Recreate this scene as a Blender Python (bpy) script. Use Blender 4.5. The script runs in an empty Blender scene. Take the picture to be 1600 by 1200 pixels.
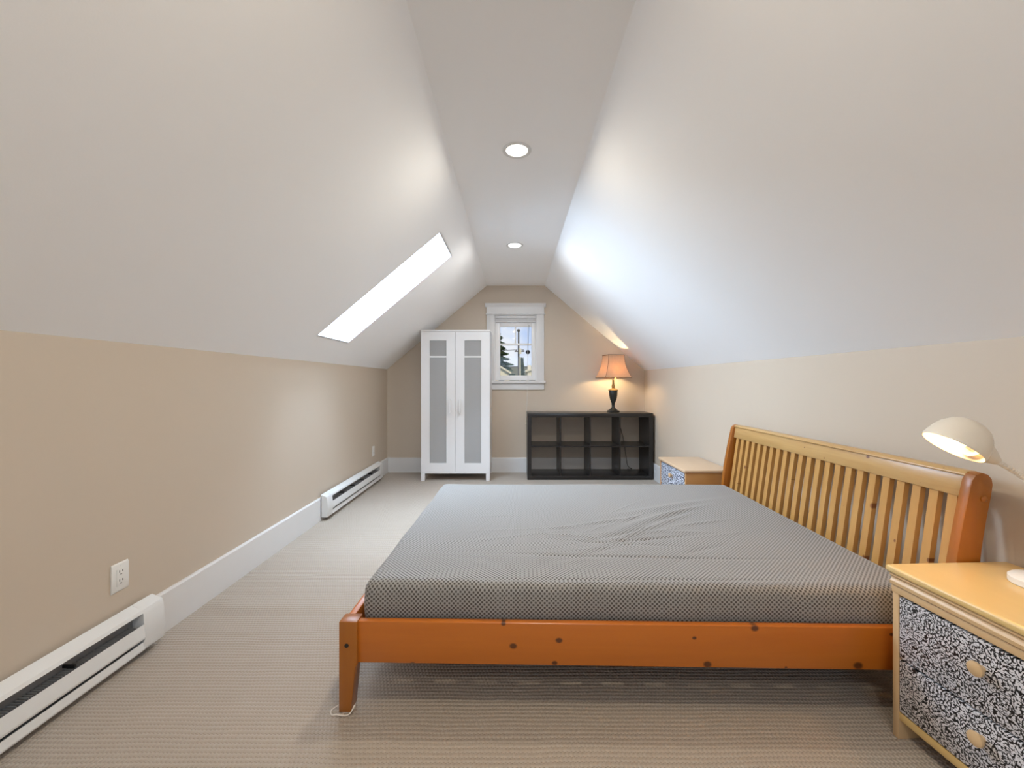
import bpy, bmesh, math, random
import numpy as np
from mathutils import Vector, Matrix

random.seed(7)
sc = bpy.context.scene
C = sc.collection

# ------------------------------------------------------------------ camera
CAM_Z = 1.16
F_PX = 640.0
cam_d = bpy.data.cameras.new('camera')
cam = bpy.data.objects.new('camera', cam_d)
C.objects.link(cam)
cam.location = (0, 0, CAM_Z)
cam.rotation_euler = (math.pi / 2, 0, 0)
cam_d.sensor_fit = 'HORIZONTAL'
cam_d.sensor_width = 36.0
cam_d.lens = F_PX / 1600.0 * 36.0
cam_d.shift_x = -3.0 / 1600.0
cam_d.shift_y = -3.0 / 1600.0
cam_d.clip_start = 0.02
cam_d.clip_end = 500
sc.camera = cam

# ------------------------------------------------------------------ world: blue sky with soft clouds
world = bpy.data.worlds.new('sky')
sc.world = world
world.use_nodes = True
wn, wl = world.node_tree.nodes, world.node_tree.links
wn.clear()
w_out = wn.new('ShaderNodeOutputWorld')
w_bg = wn.new('ShaderNodeBackground')
w_tc = wn.new('ShaderNodeTexCoord')
w_noise = wn.new('ShaderNodeTexNoise')
w_noise.inputs['Scale'].default_value = 5.0
w_noise.inputs['Detail'].default_value = 5.0
w_noise.inputs['Roughness'].default_value = 0.55
w_ramp = wn.new('ShaderNodeValToRGB')
w_ramp.color_ramp.elements[0].position = 0.42
w_ramp.color_ramp.elements[0].color = (0.30, 0.50, 0.90, 1)
w_ramp.color_ramp.elements[1].position = 0.66
w_ramp.color_ramp.elements[1].color = (0.86, 0.90, 0.97, 1)
wl.new(w_tc.outputs['Generated'], w_noise.inputs['Vector'])
wl.new(w_noise.outputs['Fac'], w_ramp.inputs['Fac'])
wl.new(w_ramp.outputs['Color'], w_bg.inputs['Color'])
w_bg.inputs['Strength'].default_value = 0.95
wl.new(w_bg.outputs['Background'], w_out.inputs['Surface'])

# ------------------------------------------------------------------ sun (outside only), roof window daylight and added rear fill
def add_light(name, kind, loc, energy, color, aim=None, size=None, size_y=None, parent=None, **kw):
    d = bpy.data.lights.new(name, kind)
    d.energy = energy
    d.color = color
    if kind == 'AREA':
        d.shape = 'RECTANGLE' if size_y else 'DISK'
        d.size = size
        if size_y:
            d.size_y = size_y
    for k, v in kw.items():
        setattr(d, k, v)
    o = bpy.data.objects.new(name, d)
    C.objects.link(o)
    o.location = loc
    if aim is not None:
        o.rotation_euler = Vector(aim).to_track_quat('-Z', 'Y').to_euler()
    if parent:
        o.parent = parent
    return o

SKY_ON = 128.0          # daylight through the roof window
REAR_ON = 20.0         # added fill light through an unseen window behind the camera
DOWN_ON = 11.0          # each recessed ceiling lamp
SHELF_BULB = 210.0
DESK_BULB = 95.0
add_light('sun', 'SUN', (0, 0, 30), 2.3, (1.0, 0.93, 0.80), aim=(-0.45, 0.75, -0.5), angle=0.01)

# room dimensions (metres, camera at x=0 y=0)
XL, XR = -1.63, 1.68          # knee walls
YB, YR = 5.27, -2.2           # far gable, rear gable
ZL, ZR = 1.325, 1.31          # knee-wall heights
ZC = 2.40                     # flat ceiling
CXL, CXR = -0.35, 0.395       # flat ceiling edges
SK_Y0, SK_Y1 = 2.967, 3.518   # roof window along the room
SK_T0, SK_T1 = -1.42, -0.54   # roof window in x
slope_l = (ZC - ZL) / (CXL - XL)
def zl(x): return ZL + (x - XL) * slope_l
sl_len = math.hypot(1, slope_l)
SLN = Vector((-slope_l / sl_len, 0, 1 / sl_len))   # outward normal of left roof slope
SK_D = 0.34
_mid = Vector(((SK_T0 + SK_T1) / 2, (SK_Y0 + SK_Y1) / 2, zl((SK_T0 + SK_T1) / 2)))
add_light('roof_window_daylight', 'AREA', _mid + SLN * (SK_D + 0.10), SKY_ON, (0.59, 0.775, 1.0), aim=-SLN,
          size=0.56, size_y=1.16)
# orient the long side of the light up the slope
_l = bpy.data.objects['roof_window_daylight']
_u = Vector((1, 0, slope_l)).normalized()
_z = SLN
_x = Vector((0, 1, 0)); _y = _z.cross(_x)
_l.matrix_world = Matrix.Translation(_l.location) @ Matrix((_x, _y, _z)).transposed().to_4x4()
add_light('rear_fill_light', 'AREA', (0.0, YR - 0.14, 1.45), REAR_ON, (0.60, 0.79, 1.0), aim=(0, 1, 0), size=1.3, size_y=1.1)  # interior fill, set outside an added window that is never seen

sc.view_settings.view_transform = 'Standard'
sc.view_settings.look = 'None'
sc.view_settings.gamma = 1.0
sc.view_settings.use_curve_mapping = False
sc.view_settings.exposure = 0.08
sc.cycles.max_bounces = 14
sc.cycles.diffuse_bounces = 8
sc.cycles.transparent_max_bounces = 16
sc.cycles.use_denoising = True
sc.cycles.sample_clamp_indirect = 6.0

# ================================================================== material helpers
def new_mat(name):
    m = bpy.data.materials.new(name)
    m.use_nodes = True
    nt = m.node_tree
    return m, nt.nodes, nt.links, nt.nodes['Principled BSDF']

def math_node(n, l, op, a, b=None, c=None):
    q = n.new('ShaderNodeMath'); q.operation = op
    for k, v in enumerate((a, b, c)):
        if v is None: continue
        if isinstance(v, (int, float)): q.inputs[k].default_value = v
        else: l.new(v, q.inputs[k])
    return q.outputs[0]

def mix_col(n, l, fac, a, b, mode='MIX'):
    q = n.new('ShaderNodeMix'); q.data_type = 'RGBA'; q.blend_type = mode
    for k, v in ((0, fac), (6, a), (7, b)):
        if isinstance(v, (int, float)): q.inputs[k].default_value = v
        elif isinstance(v, tuple): q.inputs[k].default_value = (*v, 1) if len(v) == 3 else v
        else: l.new(v, q.inputs[k])
    return q.outputs[2]

def plain(name, col, rough=0.5, var=0.05, scale=6.0, bump=0.0, bscale=200.0, metal=0.0, spec=0.5):
    m, n, l, p = new_mat(name)
    tc = n.new('ShaderNodeTexCoord')
    ns = n.new('ShaderNodeTexNoise'); ns.inputs['Scale'].default_value = scale; ns.inputs['Detail'].default_value = 4
    l.new(tc.outputs['Object'], ns.inputs['Vector'])
    lo = tuple(c * (1 - var) for c in col); hi = tuple(min(1, c * (1 + var)) for c in col)
    l.new(mix_col(n, l, ns.outputs['Fac'], lo, hi), p.inputs['Base Color'])
    p.inputs['Roughness'].default_value = rough
    p.inputs['Metallic'].default_value = metal
    p.inputs['Specular IOR Level'].default_value = spec
    if bump:
        b2 = n.new('ShaderNodeTexNoise'); b2.inputs['Scale'].default_value = bscale; b2.inputs['Detail'].default_value = 3
        l.new(tc.outputs['Object'], b2.inputs['Vector'])
        bp = n.new('ShaderNodeBump'); bp.inputs['Strength'].default_value = bump; bp.inputs['Distance'].default_value = 0.002
        l.new(b2.outputs['Fac'], bp.inputs['Height']); l.new(bp.outputs['Normal'], p.inputs['Normal'])
    return m

def wood(name, base, dark, axis='X', grain=26.0, rough=0.35, knots=0.0, knot_col=(0.10, 0.03, 0.008), contrast=0.6, knot_cell=6.0, coat=0.15, face='XZ'):
    m, n, l, p = new_mat(name)
    tc = n.new('ShaderNodeTexCoord')
    oi = n.new('ShaderNodeObjectInfo')
    off = n.new('ShaderNodeCombineXYZ')
    r10 = math_node(n, l, 'MULTIPLY', oi.outputs['Random'], 13.0)
    for k in range(3): l.new(r10, off.inputs[k])
    add = n.new('ShaderNodeVectorMath'); add.operation = 'ADD'
    l.new(tc.outputs['Object'], add.inputs[0]); l.new(off.outputs[0], add.inputs[1])
    mp = n.new('ShaderNodeMapping')
    s = [1.0, 1.0, 1.0]; s['XYZ'.index(axis)] = 0.05
    mp.inputs['Scale'].default_value = s
    l.new(add.outputs[0], mp.inputs['Vector'])
    ns = n.new('ShaderNodeTexNoise'); ns.inputs['Scale'].default_value = grain; ns.inputs['Detail'].default_value = 6
    ns.inputs['Roughness'].default_value = 0.6; ns.inputs['Distortion'].default_value = 0.6
    l.new(mp.outputs[0], ns.inputs['Vector'])
    fac = math_node(n, l, 'SUBTRACT', ns.outputs['Fac'], 0.35)
    fac = math_node(n, l, 'MULTIPLY', fac, 2.6)
    cl = n.new('ShaderNodeClamp'); l.new(fac, cl.inputs[0])
    f2 = math_node(n, l, 'MULTIPLY', cl.outputs[0], contrast)
    col = mix_col(n, l, f2, base, dark)
    if knots > 0:
        mk = n.new('ShaderNodeMapping')
        s = [1.0, 1.0, 1.0]; s['XYZ'.index(axis)] = 0.75
        mk.inputs['Scale'].default_value = s
        l.new(add.outputs[0], mk.inputs['Vector'])
        vo = n.new('ShaderNodeTexVoronoi'); vo.inputs['Scale'].default_value = knot_cell; vo.voronoi_dimensions = '2D'
        ks = n.new('ShaderNodeSeparateXYZ'); l.new(mk.outputs[0], ks.inputs[0])
        kc = n.new('ShaderNodeCombineXYZ')
        l.new(ks.outputs['XYZ'.index(face[0])], kc.inputs[0]); l.new(ks.outputs['XYZ'.index(face[1])], kc.inputs[1])
        l.new(kc.outputs[0], vo.inputs['Vector'])
        sep = n.new('ShaderNodeSeparateColor'); l.new(vo.outputs['Color'], sep.inputs[0])
        rad = math_node(n, l, 'MULTIPLY', math_node(n, l, 'POWER', sep.outputs[0], 1.8), knots)
        k = math_node(n, l, 'DIVIDE', vo.outputs['Distance'], math_node(n, l, 'ADD', rad, 0.001))
        rp = n.new('ShaderNodeMapRange')
        rp.inputs[1].default_value = 0.7; rp.inputs[2].default_value = 1.25
        rp.inputs[3].default_value = 0.92; rp.inputs[4].default_value = 0.0
        l.new(k, rp.inputs[0])
        col = mix_col(n, l, rp.outputs[0], col, knot_col)
    l.new(col, p.inputs['Base Color'])
    p.inputs['Roughness'].default_value = rough
    p.inputs['Coat Weight'].default_value = coat
    p.inputs['Coat Roughness'].default_value = 0.25
    bp = n.new('ShaderNodeBump'); bp.inputs['Strength'].default_value = 0.06; bp.inputs['Distance'].default_value = 0.002
    l.new(ns.outputs['Fac'], bp.inputs['Height']); l.new(bp.outputs['Normal'], p.inputs['Normal'])
    return m

def emis(name, col, strength):
    m, n, l, p = new_mat(name)
    p.inputs['Base Color'].default_value = (*col, 1)
    p.inputs['Emission Color'].default_value = (*col, 1)
    p.inputs['Emission Strength'].default_value = strength
    return m

def glass_mat(name, gloss=0.06, tint=(1, 1, 1)):
    m = bpy.data.materials.new(name); m.use_nodes = True
    n, l = m.node_tree.nodes, m.node_tree.links
    n.clear()
    o = n.new('ShaderNodeOutputMaterial'); t = n.new('ShaderNodeBsdfTransparent'); g = n.new('ShaderNodeBsdfGlossy')
    t.inputs[0].default_value = (*tint, 1); g.inputs['Roughness'].default_value = 0.02
    x = n.new('ShaderNodeMixShader'); x.inputs[0].default_value = gloss
    l.new(t.outputs[0], x.inputs[1]); l.new(g.outputs[0], x.inputs[2]); l.new(x.outputs[0], o.inputs[0])
    return m

M = {}
M['wall'] = plain('beige_wall_paint', (0.565, 0.480, 0.385), 0.42, 0.02, 1.5, bump=0.08, bscale=260, spec=0.35)
M['ceil'] = plain('white_ceiling_paint', (0.94, 0.945, 0.955), 0.6, 0.012, 1.2, bump=0.06, bscale=220, spec=0.3)
M['trim'] = plain('white_trim_paint', (0.72, 0.72, 0.72), 0.35, 0.015, 5)
M['trim_daylit'] = plain('daylit_white_trim', (0.90, 0.90, 0.90), 0.3, 0.01, 6)  # trim white brightened to paint in daylight on sash and jambs
M['white_lam'] = plain('white_laminate', (0.78, 0.78, 0.79), 0.3, 0.01, 4)
M['enamel'] = plain('white_enamel', (0.76, 0.77, 0.77), 0.32, 0.02, 8)
M['darkmetal'] = plain('dull_grey_metal', (0.30, 0.30, 0.30), 0.5, 0.2, 30, metal=0.2)
M['black'] = plain('black_plastic', (0.012, 0.012, 0.012), 0.4, 0.1, 10)
M['hole'] = plain('dark_hole', (0.02, 0.018, 0.015), 0.8, 0.1, 10)
M['plastic'] = plain('white_plastic', (0.78, 0.78, 0.76), 0.3, 0.01, 10)
M['shelf'] = wood('black_brown_veneer', (0.012, 0.011, 0.011), (0.024, 0.020, 0.018), 'X', 40, 0.3, coat=0.1)
M['rail'] = wood('orange_pine_rail', (0.52, 0.15, 0.014), (0.40, 0.10, 0.008), 'X', 22, 0.33, 0.10, (0.07, 0.018, 0.004), 0.45, 8.0)
M['rail_y'] = wood('orange_pine_cross', (0.50, 0.145, 0.014), (0.38, 0.095, 0.008), 'Y', 22, 0.33, 0.10, (0.07, 0.018, 0.004), 0.45, 8.0, face='YZ')
M['post'] = wood('orange_pine_post', (0.36, 0.118, 0.010), (0.27, 0.075, 0.006), 'Z', 24, 0.35, 0.0, contrast=0.5)
M['slat'] = wood('golden_pine_slat', (0.53, 0.29, 0.088), (0.41, 0.185, 0.045), 'Z', 30, 0.35, 0.085, (0.17, 0.05, 0.012), 0.5, 7.0, face='YZ')
M['headrail'] = wood('golden_pine_board', (0.54, 0.335, 0.13), (0.39, 0.205, 0.062), 'Y', 30, 0.32, 0.075, (0.15, 0.045, 0.012), 0.7, 9.0, face='YZ')
M['maple'] = wood('pale_maple_veneer', (0.70, 0.50, 0.21), (0.62, 0.41, 0.155), 'Y', 14, 0.3, 0.0, contrast=0.35)
M['maple_z'] = wood('pale_maple_side', (0.64, 0.44, 0.24), (0.56, 0.36, 0.17), 'Z', 14, 0.35, 0.0, contrast=0.4)
M['beech'] = wood('pale_beech_top', (0.60, 0.43, 0.28), (0.54, 0.37, 0.23), 'Y', 14, 0.3, 0.0, contrast=0.35)
M['oak'] = wood('warm_oak_side', (0.52, 0.27, 0.09), (0.42, 0.20, 0.06), 'X', 20, 0.35, 0.0, contrast=0.5)
M['brass'] = plain('aged_brass', (0.30, 0.19, 0.07), 0.35, 0.2, 40, metal=0.8)
M['bronze'] = plain('dark_bronze', (0.025, 0.026, 0.022), 0.35, 0.3, 40, metal=0.3)
M['cream'] = plain('cream_enamel', (0.74, 0.66, 0.55), 0.35, 0.02, 8)
M['felt'] = plain('frayed_white_felt', (0.75, 0.68, 0.60), 0.9, 0.1, 60)
M['glass'] = glass_mat('clear_glass', 0.012)

# fitted sheet: small round dots on a pale ground, uv in metres
def sheet_mat():
    m, n, l, p = new_mat('dotted_grey_sheet')
    uv = n.new('ShaderNodeUVMap'); uv.uv_map = 'cloth'
    sx = n.new('ShaderNodeSeparateXYZ'); l.new(uv.outputs[0], sx.inputs[0])
    k = 2 * math.pi / 0.0160
    a = math_node(n, l, 'COSINE', math_node(n, l, 'MULTIPLY', sx.outputs[0], k))
    b = math_node(n, l, 'COSINE', math_node(n, l, 'MULTIPLY', sx.outputs[1], k))
    f = math_node(n, l, 'MULTIPLY', a, b)
    r = n.new('ShaderNodeMapRange')
    r.inputs[1].default_value = 0.0; r.inputs[2].default_value = 0.24
    l.new(f, r.inputs[0])
    col = mix_col(n, l, r.outputs[0], (0.31, 0.30, 0.285), (0.068, 0.059, 0.052))
    l.new(col, p.inputs['Base Color'])
    p.inputs['Roughness'].default_value = 0.6
    p.inputs['Sheen Weight'].default_value = 0.25
    p.inputs['Specular IOR Level'].default_value = 0.35
    bp = n.new('ShaderNodeBump'); bp.inputs['Strength'].default_value = 0.15; bp.inputs['Distance'].default_value = 0.001
    l.new(f, bp.inputs['Height']); l.new(bp.outputs['Normal'], p.inputs['Normal'])
    return m
M['sheet'] = sheet_mat()

# loop carpet: rows of nubs with dark dimples between them
def carpet_mat():
    m, n, l, p = new_mat('beige_loop_carpet')
    tc = n.new('ShaderNodeTexCoord')
    wob = n.new('ShaderNodeTexNoise'); wob.inputs['Scale'].default_value = 3.0; wob.inputs['Detail'].default_value = 2
    l.new(tc.outputs['Object'], wob.inputs['Vector'])
    sx = n.new('ShaderNodeSeparateXYZ'); l.new(tc.outputs['Object'], sx.inputs[0])
    wb = math_node(n, l, 'MULTIPLY', wob.outputs['Fac'], 0.02)
    x = math_node(n, l, 'ADD', sx.outputs[0], wb)
    y = math_node(n, l, 'ADD', sx.outputs[1], wb)
    px, py = 0.0135, 0.0170
    rows = math_node(n, l, 'FLOOR', math_node(n, l, 'DIVIDE', y, py))
    odd = math_node(n, l, 'MULTIPLY', math_node(n, l, 'MODULO', math_node(n, l, 'ABSOLUTE', rows), 2.0), 0.5)
    cx = math_node(n, l, 'COSINE', math_node(n, l, 'MULTIPLY', math_node(n, l, 'ADD', math_node(n, l, 'DIVIDE', x, px), odd), 2 * math.pi))
    cy = math_node(n, l, 'COSINE', math_node(n, l, 'MULTIPLY', math_node(n, l, 'DIVIDE', y, py), 2 * math.pi))
    h = math_node(n, l, 'ADD', math_node(n, l, 'MULTIPLY', cx, 0.8), cy)
    fine = n.new('ShaderNodeTexNoise'); fine.inputs['Scale'].default_value = 420; fine.inputs['Detail'].default_value = 3
    l.new(tc.outputs['Object'], fine.inputs['Vector'])
    h2 = math_node(n, l, 'ADD', h, math_node(n, l, 'MULTIPLY', fine.outputs['Fac'], 1.3))
    r = n.new('ShaderNodeMapRange')
    r.inputs[1].default_value = 1.5; r.inputs[2].default_value = 2.3
    l.new(h2, r.inputs[0])
    big = n.new('ShaderNodeTexNoise'); big.inputs['Scale'].default_value = 2.2; big.inputs['Detail'].default_value = 3
    l.new(tc.outputs['Object'], big.inputs['Vector'])
    c0 = mix_col(n, l, big.outputs['Fac'], (0.425, 0.36, 0.295), (0.465, 0.40, 0.33))
    c1 = mix_col(n, l, r.outputs[0], c0, (0.29, 0.24, 0.19))
    l.new(c1, p.inputs['Base Color'])
    p.inputs['Roughness'].default_value = 0.95
    p.inputs['Specular IOR Level'].default_value = 0.1
    p.inputs['Sheen Weight'].default_value = 0.2
    bp = n.new('ShaderNodeBump'); bp.inputs['Strength'].default_value = 0.5; bp.inputs['Distance'].default_value = 0.004
    bp.invert = True
    l.new(h2, bp.inputs['Height']); l.new(bp.outputs['Normal'], p.inputs['Normal'])
    return m
M['carpet'] = carpet_mat()

# printed damask: white leafy scrolls on black; object y and z run across the drawer front
def damask_mat(name, white, black, k=1.0):
    m, n, l, p = new_mat(name)
    tc = n.new('ShaderNodeTexCoord')
    sp = n.new('ShaderNodeSeparateXYZ'); l.new(tc.outputs['Object'], sp.inputs[0])
    cb = n.new('ShaderNodeCombineXYZ'); l.new(sp.outputs[1], cb.inputs[0]); l.new(sp.outputs[2], cb.inputs[1])
    wn_ = n.new('ShaderNodeTexNoise'); wn_.inputs['Scale'].default_value = 38; wn_.inputs['Detail'].default_value = 1.5
    l.new(cb.outputs[0], wn_.inputs['Vector'])
    sc_ = n.new('ShaderNodeVectorMath'); sc_.operation = 'SCALE'; sc_.inputs[3].default_value = 0.022
    l.new(wn_.outputs['Color'], sc_.inputs[0])
    ad = n.new('ShaderNodeVectorMath'); ad.operation = 'ADD'
    l.new(cb.outputs[0], ad.inputs[0]); l.new(sc_.outputs[0], ad.inputs[1])
    v = n.new('ShaderNodeTexVoronoi'); v.voronoi_dimensions = '2D'; v.feature = 'SMOOTH_F1'
    v.inputs['Scale'].default_value = 185 * k; v.inputs['Smoothness'].default_value = 0.35
    l.new(ad.outputs[0], v.inputs['Vector'])
    leaf = n.new('ShaderNodeMapRange')
    leaf.inputs[1].default_value = 0.52; leaf.inputs[2].default_value = 0.40
    l.new(v.outputs['Distance'], leaf.inputs[0])
    # rosettes: concentric petals in a loose lattice
    v2 = n.new('ShaderNodeTexVoronoi'); v2.voronoi_dimensions = '2D'; v2.inputs['Scale'].default_value = 17 * k
    v2.inputs['Randomness'].default_value = 0.55
    l.new(cb.outputs[0], v2.inputs['Vector'])
    ring = math_node(n, l, 'SINE', math_node(n, l, 'MULTIPLY', v2.outputs['Distance'], 34.0))
    rr = n.new('ShaderNodeMapRange'); rr.inputs[1].default_value = 0.72; rr.inputs[2].default_value = 0.9
    l.new(ring, rr.inputs[0])
    near = n.new('ShaderNodeMapRange'); near.inputs[1].default_value = 0.52; near.inputs[2].default_value = 0.44
    l.new(v2.outputs['Distance'], near.inputs[0])
    cut = math_node(n, l, 'MULTIPLY', rr.outputs[0], near.outputs[0])
    fac = math_node(n, l, 'MULTIPLY', leaf.outputs[0], math_node(n, l, 'SUBTRACT', 1.0, cut))
    l.new(mix_col(n, l, fac, black, white), p.inputs['Base Color'])
    p.inputs['Roughness'].default_value = 0.35
    return m
M['damask'] = damask_mat('black_white_damask', (0.66, 0.65, 0.67), (0.008, 0.008, 0.009))
M['damask_blue'] = damask_mat('blue_white_damask', (0.70, 0.74, 0.82), (0.012, 0.020, 0.06), 0.5)

def shade_mat():
    m = bpy.data.materials.new('amber_shade_fabric'); m.use_nodes = True
    n, l = m.node_tree.nodes, m.node_tree.links
    n.clear()
    o = n.new('ShaderNodeOutputMaterial'); d = n.new('ShaderNodeBsdfDiffuse'); t = n.new('ShaderNodeBsdfTranslucent')
    tc = n.new('ShaderNodeTexCoord'); ns = n.new('ShaderNodeTexNoise'); ns.inputs['Scale'].default_value = 120
    mp = n.new('ShaderNodeMapping'); mp.inputs['Scale'].default_value = (1, 1, 0.1)
    l.new(tc.outputs['Object'], mp.inputs['Vector']); l.new(mp.outputs[0], ns.inputs['Vector'])
    c = mix_col(n, l, ns.outputs['Fac'], (0.42, 0.30, 0.21), (0.50, 0.37, 0.26))
    l.new(c, d.inputs[0]); t.inputs[0].default_value = (0.85, 0.33, 0.07, 1)
    x = n.new('ShaderNodeMixShader'); x.inputs[0].default_value = 0.07
    l.new(d.outputs[0], x.inputs[1]); l.new(t.outputs[0], x.inputs[2]); l.new(x.outputs[0], o.inputs[0])
    return m
M['shade'] = shade_mat()
M['shade_trim'] = plain('brown_shade_braid', (0.16, 0.075, 0.03), 0.7, 0.2, 60)

def frosted_mat():
    m = bpy.data.materials.new('grey_frosted_plastic'); m.use_nodes = True
    n, l = m.node_tree.nodes, m.node_tree.links
    n.clear()
    o = n.new('ShaderNodeOutputMaterial'); d = n.new('ShaderNodeBsdfPrincipled'); t = n.new('ShaderNodeBsdfTransparent')
    tc = n.new('ShaderNodeTexCoord'); ns = n.new('ShaderNodeTexNoise'); ns.inputs['Scale'].default_value = 300
    l.new(tc.outputs['Object'], ns.inputs['Vector'])
    l.new(mix_col(n, l, ns.outputs['Fac'], (0.72, 0.72, 0.72), (0.76, 0.76, 0.76)), d.inputs['Base Color'])
    d.inputs['Roughness'].default_value = 0.45
    t.inputs[0].default_value = (0.9, 0.9, 0.9, 1)
    x = n.new('ShaderNodeMixShader'); x.inputs[0].default_value = 0.68
    l.new(d.outputs[0], x.inputs[1]); l.new(t.outputs[0], x.inputs[2]); l.new(x.outputs[0], o.inputs[0])
    return m
M['frosted'] = frosted_mat()

# ================================================================== mesh helpers
class MB:
    def __init__(s): s.v = []; s.f = []
    def box(s, x0, x1, y0, y1, z0, z1):
        b = len(s.v)
        s.v += [(x, y, z) for z in (z0, z1) for y in (y0, y1) for x in (x0, x1)]
        s.f += [tuple(b + i for i in q) for q in ((0, 2, 3, 1), (4, 5, 7, 6), (0, 1, 5, 4), (2, 6, 7, 3), (0, 4, 6, 2), (1, 3, 7, 5))]
        return s
    def prism(s, poly, axis, a, b):
        """poly: 2D outline in the other two axes (x,y | x,z | y,z order); extruded along axis from a to b"""
        n = len(poly); base = len(s.v)
        for t in (a, b):
            for p, q in poly:
                s.v.append({'X': (t, p, q), 'Y': (p, t, q), 'Z': (p, q, t)}[axis])
        s.f.append(tuple(base + i for i in range(n))); s.f.append(tuple(base + n + i for i in reversed(range(n))))
        for i in range(n):
            j = (i + 1) % n
            s.f.append((base + i, base + n + i, base + n + j, base + j))
        return s
    def lathe(s, prof, seg=32, cen=(0, 0, 0), mat=None, caps=True):
        base = len(s.v); n = len(prof)
        for k in range(seg):
            a = 2 * math.pi * k / seg
            for r, z in prof:
                p = Vector((r * math.cos(a), r * math.sin(a), z))
                if mat is not None: p = mat @ p
                s.v.append(tuple(p + Vector(cen)))
        for k in range(seg):
            k2 = (k + 1) % seg
            for i in range(n - 1):
                s.f.append((base + k * n + i, base + k2 * n + i, base + k2 * n + i + 1, base + k * n + i + 1))
        if caps:
            s.f.append(tuple(base + k * n for k in reversed(range(seg))))
            s.f.append(tuple(base + k * n + n - 1 for k in range(seg)))
        return s
    def tube(s, pts, r, seg=8, closed=False):
        pts = [Vector(p) for p in pts]; base = len(s.v); N = len(pts)
        up = None
        rs = r if isinstance(r, (list, tuple)) else [r] * N
        for i, p in enumerate(pts):
            t = (pts[(i + 1) % N if closed else min(i + 1, N - 1)] - pts[(i - 1) % N if closed else max(i - 1, 0)]).normalized()
            if up is None: up = t.orthogonal().normalized()
            up = (up - t * up.dot(t)).normalized(); side = t.cross(up)
            for k in range(seg):
                a = 2 * math.pi * k / seg
                s.v.append(tuple(p + (up * math.cos(a) + side * math.sin(a)) * rs[i]))
        for i in range(N if closed else N - 1):
            i2 = (i + 1) % N
            for k in range(seg):
                k2 = (k + 1) % seg
                s.f.append((base + i * seg + k, base + i * seg + k2, base + i2 * seg + k2, base + i2 * seg + k))
        if not closed:
            s.f.append(tuple(base + k for k in reversed(range(seg))))
            s.f.append(tuple(base + (N - 1) * seg + k for k in range(seg)))
        return s
    def quad(s, *p):
        b = len(s.v); s.v += [tuple(q) for q in p]; s.f.append(tuple(range(b, b + len(p)))); return s
    def build(s, name, mat, parent=None, smooth=None, bevel=0.0, bseg=2, fix=True):
        me = bpy.data.meshes.new(name)
        me.from_pydata(s.v, [], s.f)
        if fix or bevel:
            bm = bmesh.new(); bm.from_mesh(me)
            if bevel:
                bmesh.ops.recalc_face_normals(bm, faces=bm.faces)
                es = [e for e in bm.edges if len(e.link_faces) == 2 and e.calc_face_angle(0) > 0.5]
                bmesh.ops.bevel(bm, geom=es, offset=bevel, segments=bseg, profile=0.5, affect='EDGES', clamp_overlap=True)
            bmesh.ops.recalc_face_normals(bm, faces=bm.faces)
            bm.to_mesh(me); bm.free()
        me.materials.append(M[mat] if isinstance(mat, str) else mat)
        if smooth is None: smooth = bevel > 0
        if smooth:
            me.shade_smooth()
            me.set_sharp_from_angle(angle=math.radians(40))
        o = bpy.data.objects.new(name, me)
        C.objects.link(o)
        if parent: o.parent = parent
        return o

def empty(name, loc=(0, 0, 0), rz=0.0):
    o = bpy.data.objects.new(name, None); C.objects.link(o)
    o.location = loc; o.rotation_euler = (0, 0, rz); o.empty_display_size = 0.1
    return o
def tag(o, label, cat, group=None, kind=None):
    o['label'] = label; o['category'] = cat
    if group: o['group'] = group
    if kind: o['kind'] = kind
    return o
def struct(o, label=None, cat=None):
    o['kind'] = 'structure'
    if label: o['label'] = label
    if cat: o['category'] = cat
    return o
def copy_of(o, parent, loc=None):
    c = o.copy(); C.objects.link(c); c.parent = parent
    if loc is not None: c.location = loc
    return c
def smooth_path(pts, n=8):
    P = [Vector(p) for p in pts]; out = []
    for i in range(len(P) - 1):
        p0, p1, p2, p3 = P[max(i - 1, 0)], P[i], P[i + 1], P[min(i + 2, len(P) - 1)]
        for k in range(n):
            t = k / n
            out.append(0.5 * ((2 * p1) + (p2 - p0) * t + (2 * p0 - 5 * p1 + 4 * p2 - p3) * t * t + (3 * p1 - p0 - 3 * p2 + p3) * t ** 3))
    out.append(P[-1]); return out

# ================================================================== the room
TH = 0.12
struct(MB().box(XL - TH, XR + TH, YR - TH, YB + TH, -0.08, 0.0).build('floor', 'carpet'), 'beige loop pile carpet covering the attic floor', 'floor')
struct(MB().box(XL - TH, XL, YR - TH, YB + TH, 0, ZL).build('wall_left', 'wall'), 'beige knee wall above the white baseboard heaters', 'wall')
struct(MB().box(XR, XR + TH, YR - TH, YB + TH, 0, ZR).build('wall_right', 'wall'), 'beige knee wall behind the wooden headboard', 'wall')
struct(MB().box(CXL, CXR, YR - TH, YB + TH, ZC, ZC + 0.1).build('ceiling', 'ceil'), 'narrow flat white ceiling strip holding the recessed lights', 'ceiling')
# right slope
struct(MB().prism([(CXR, ZC), (XR, ZR), (XR + TH, ZR), (XR + TH, ZR + 0.1), (CXR, ZC + 0.1)], 'Y', YR - TH, YB + TH).build('ceiling_right', 'ceil'),
       'white sloping ceiling above the bed headboard', 'ceiling')
# left slope with the roof-window opening and its shaft
m = MB()
def P(x, y, d=0.0):
    return Vector((x, y, zl(x))) + SLN * d
Y0, Y1 = YR - TH, YB + TH
for (xa, xb, ya, yb) in ((XL, CXL, Y0, SK_Y0), (XL, CXL, SK_Y1, Y1), (XL, SK_T0, SK_Y0, SK_Y1), (SK_T1, CXL, SK_Y0, SK_Y1)):
    m.quad(P(xa, ya), P(xb, ya), P(xb, yb), P(xa, yb))
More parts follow.
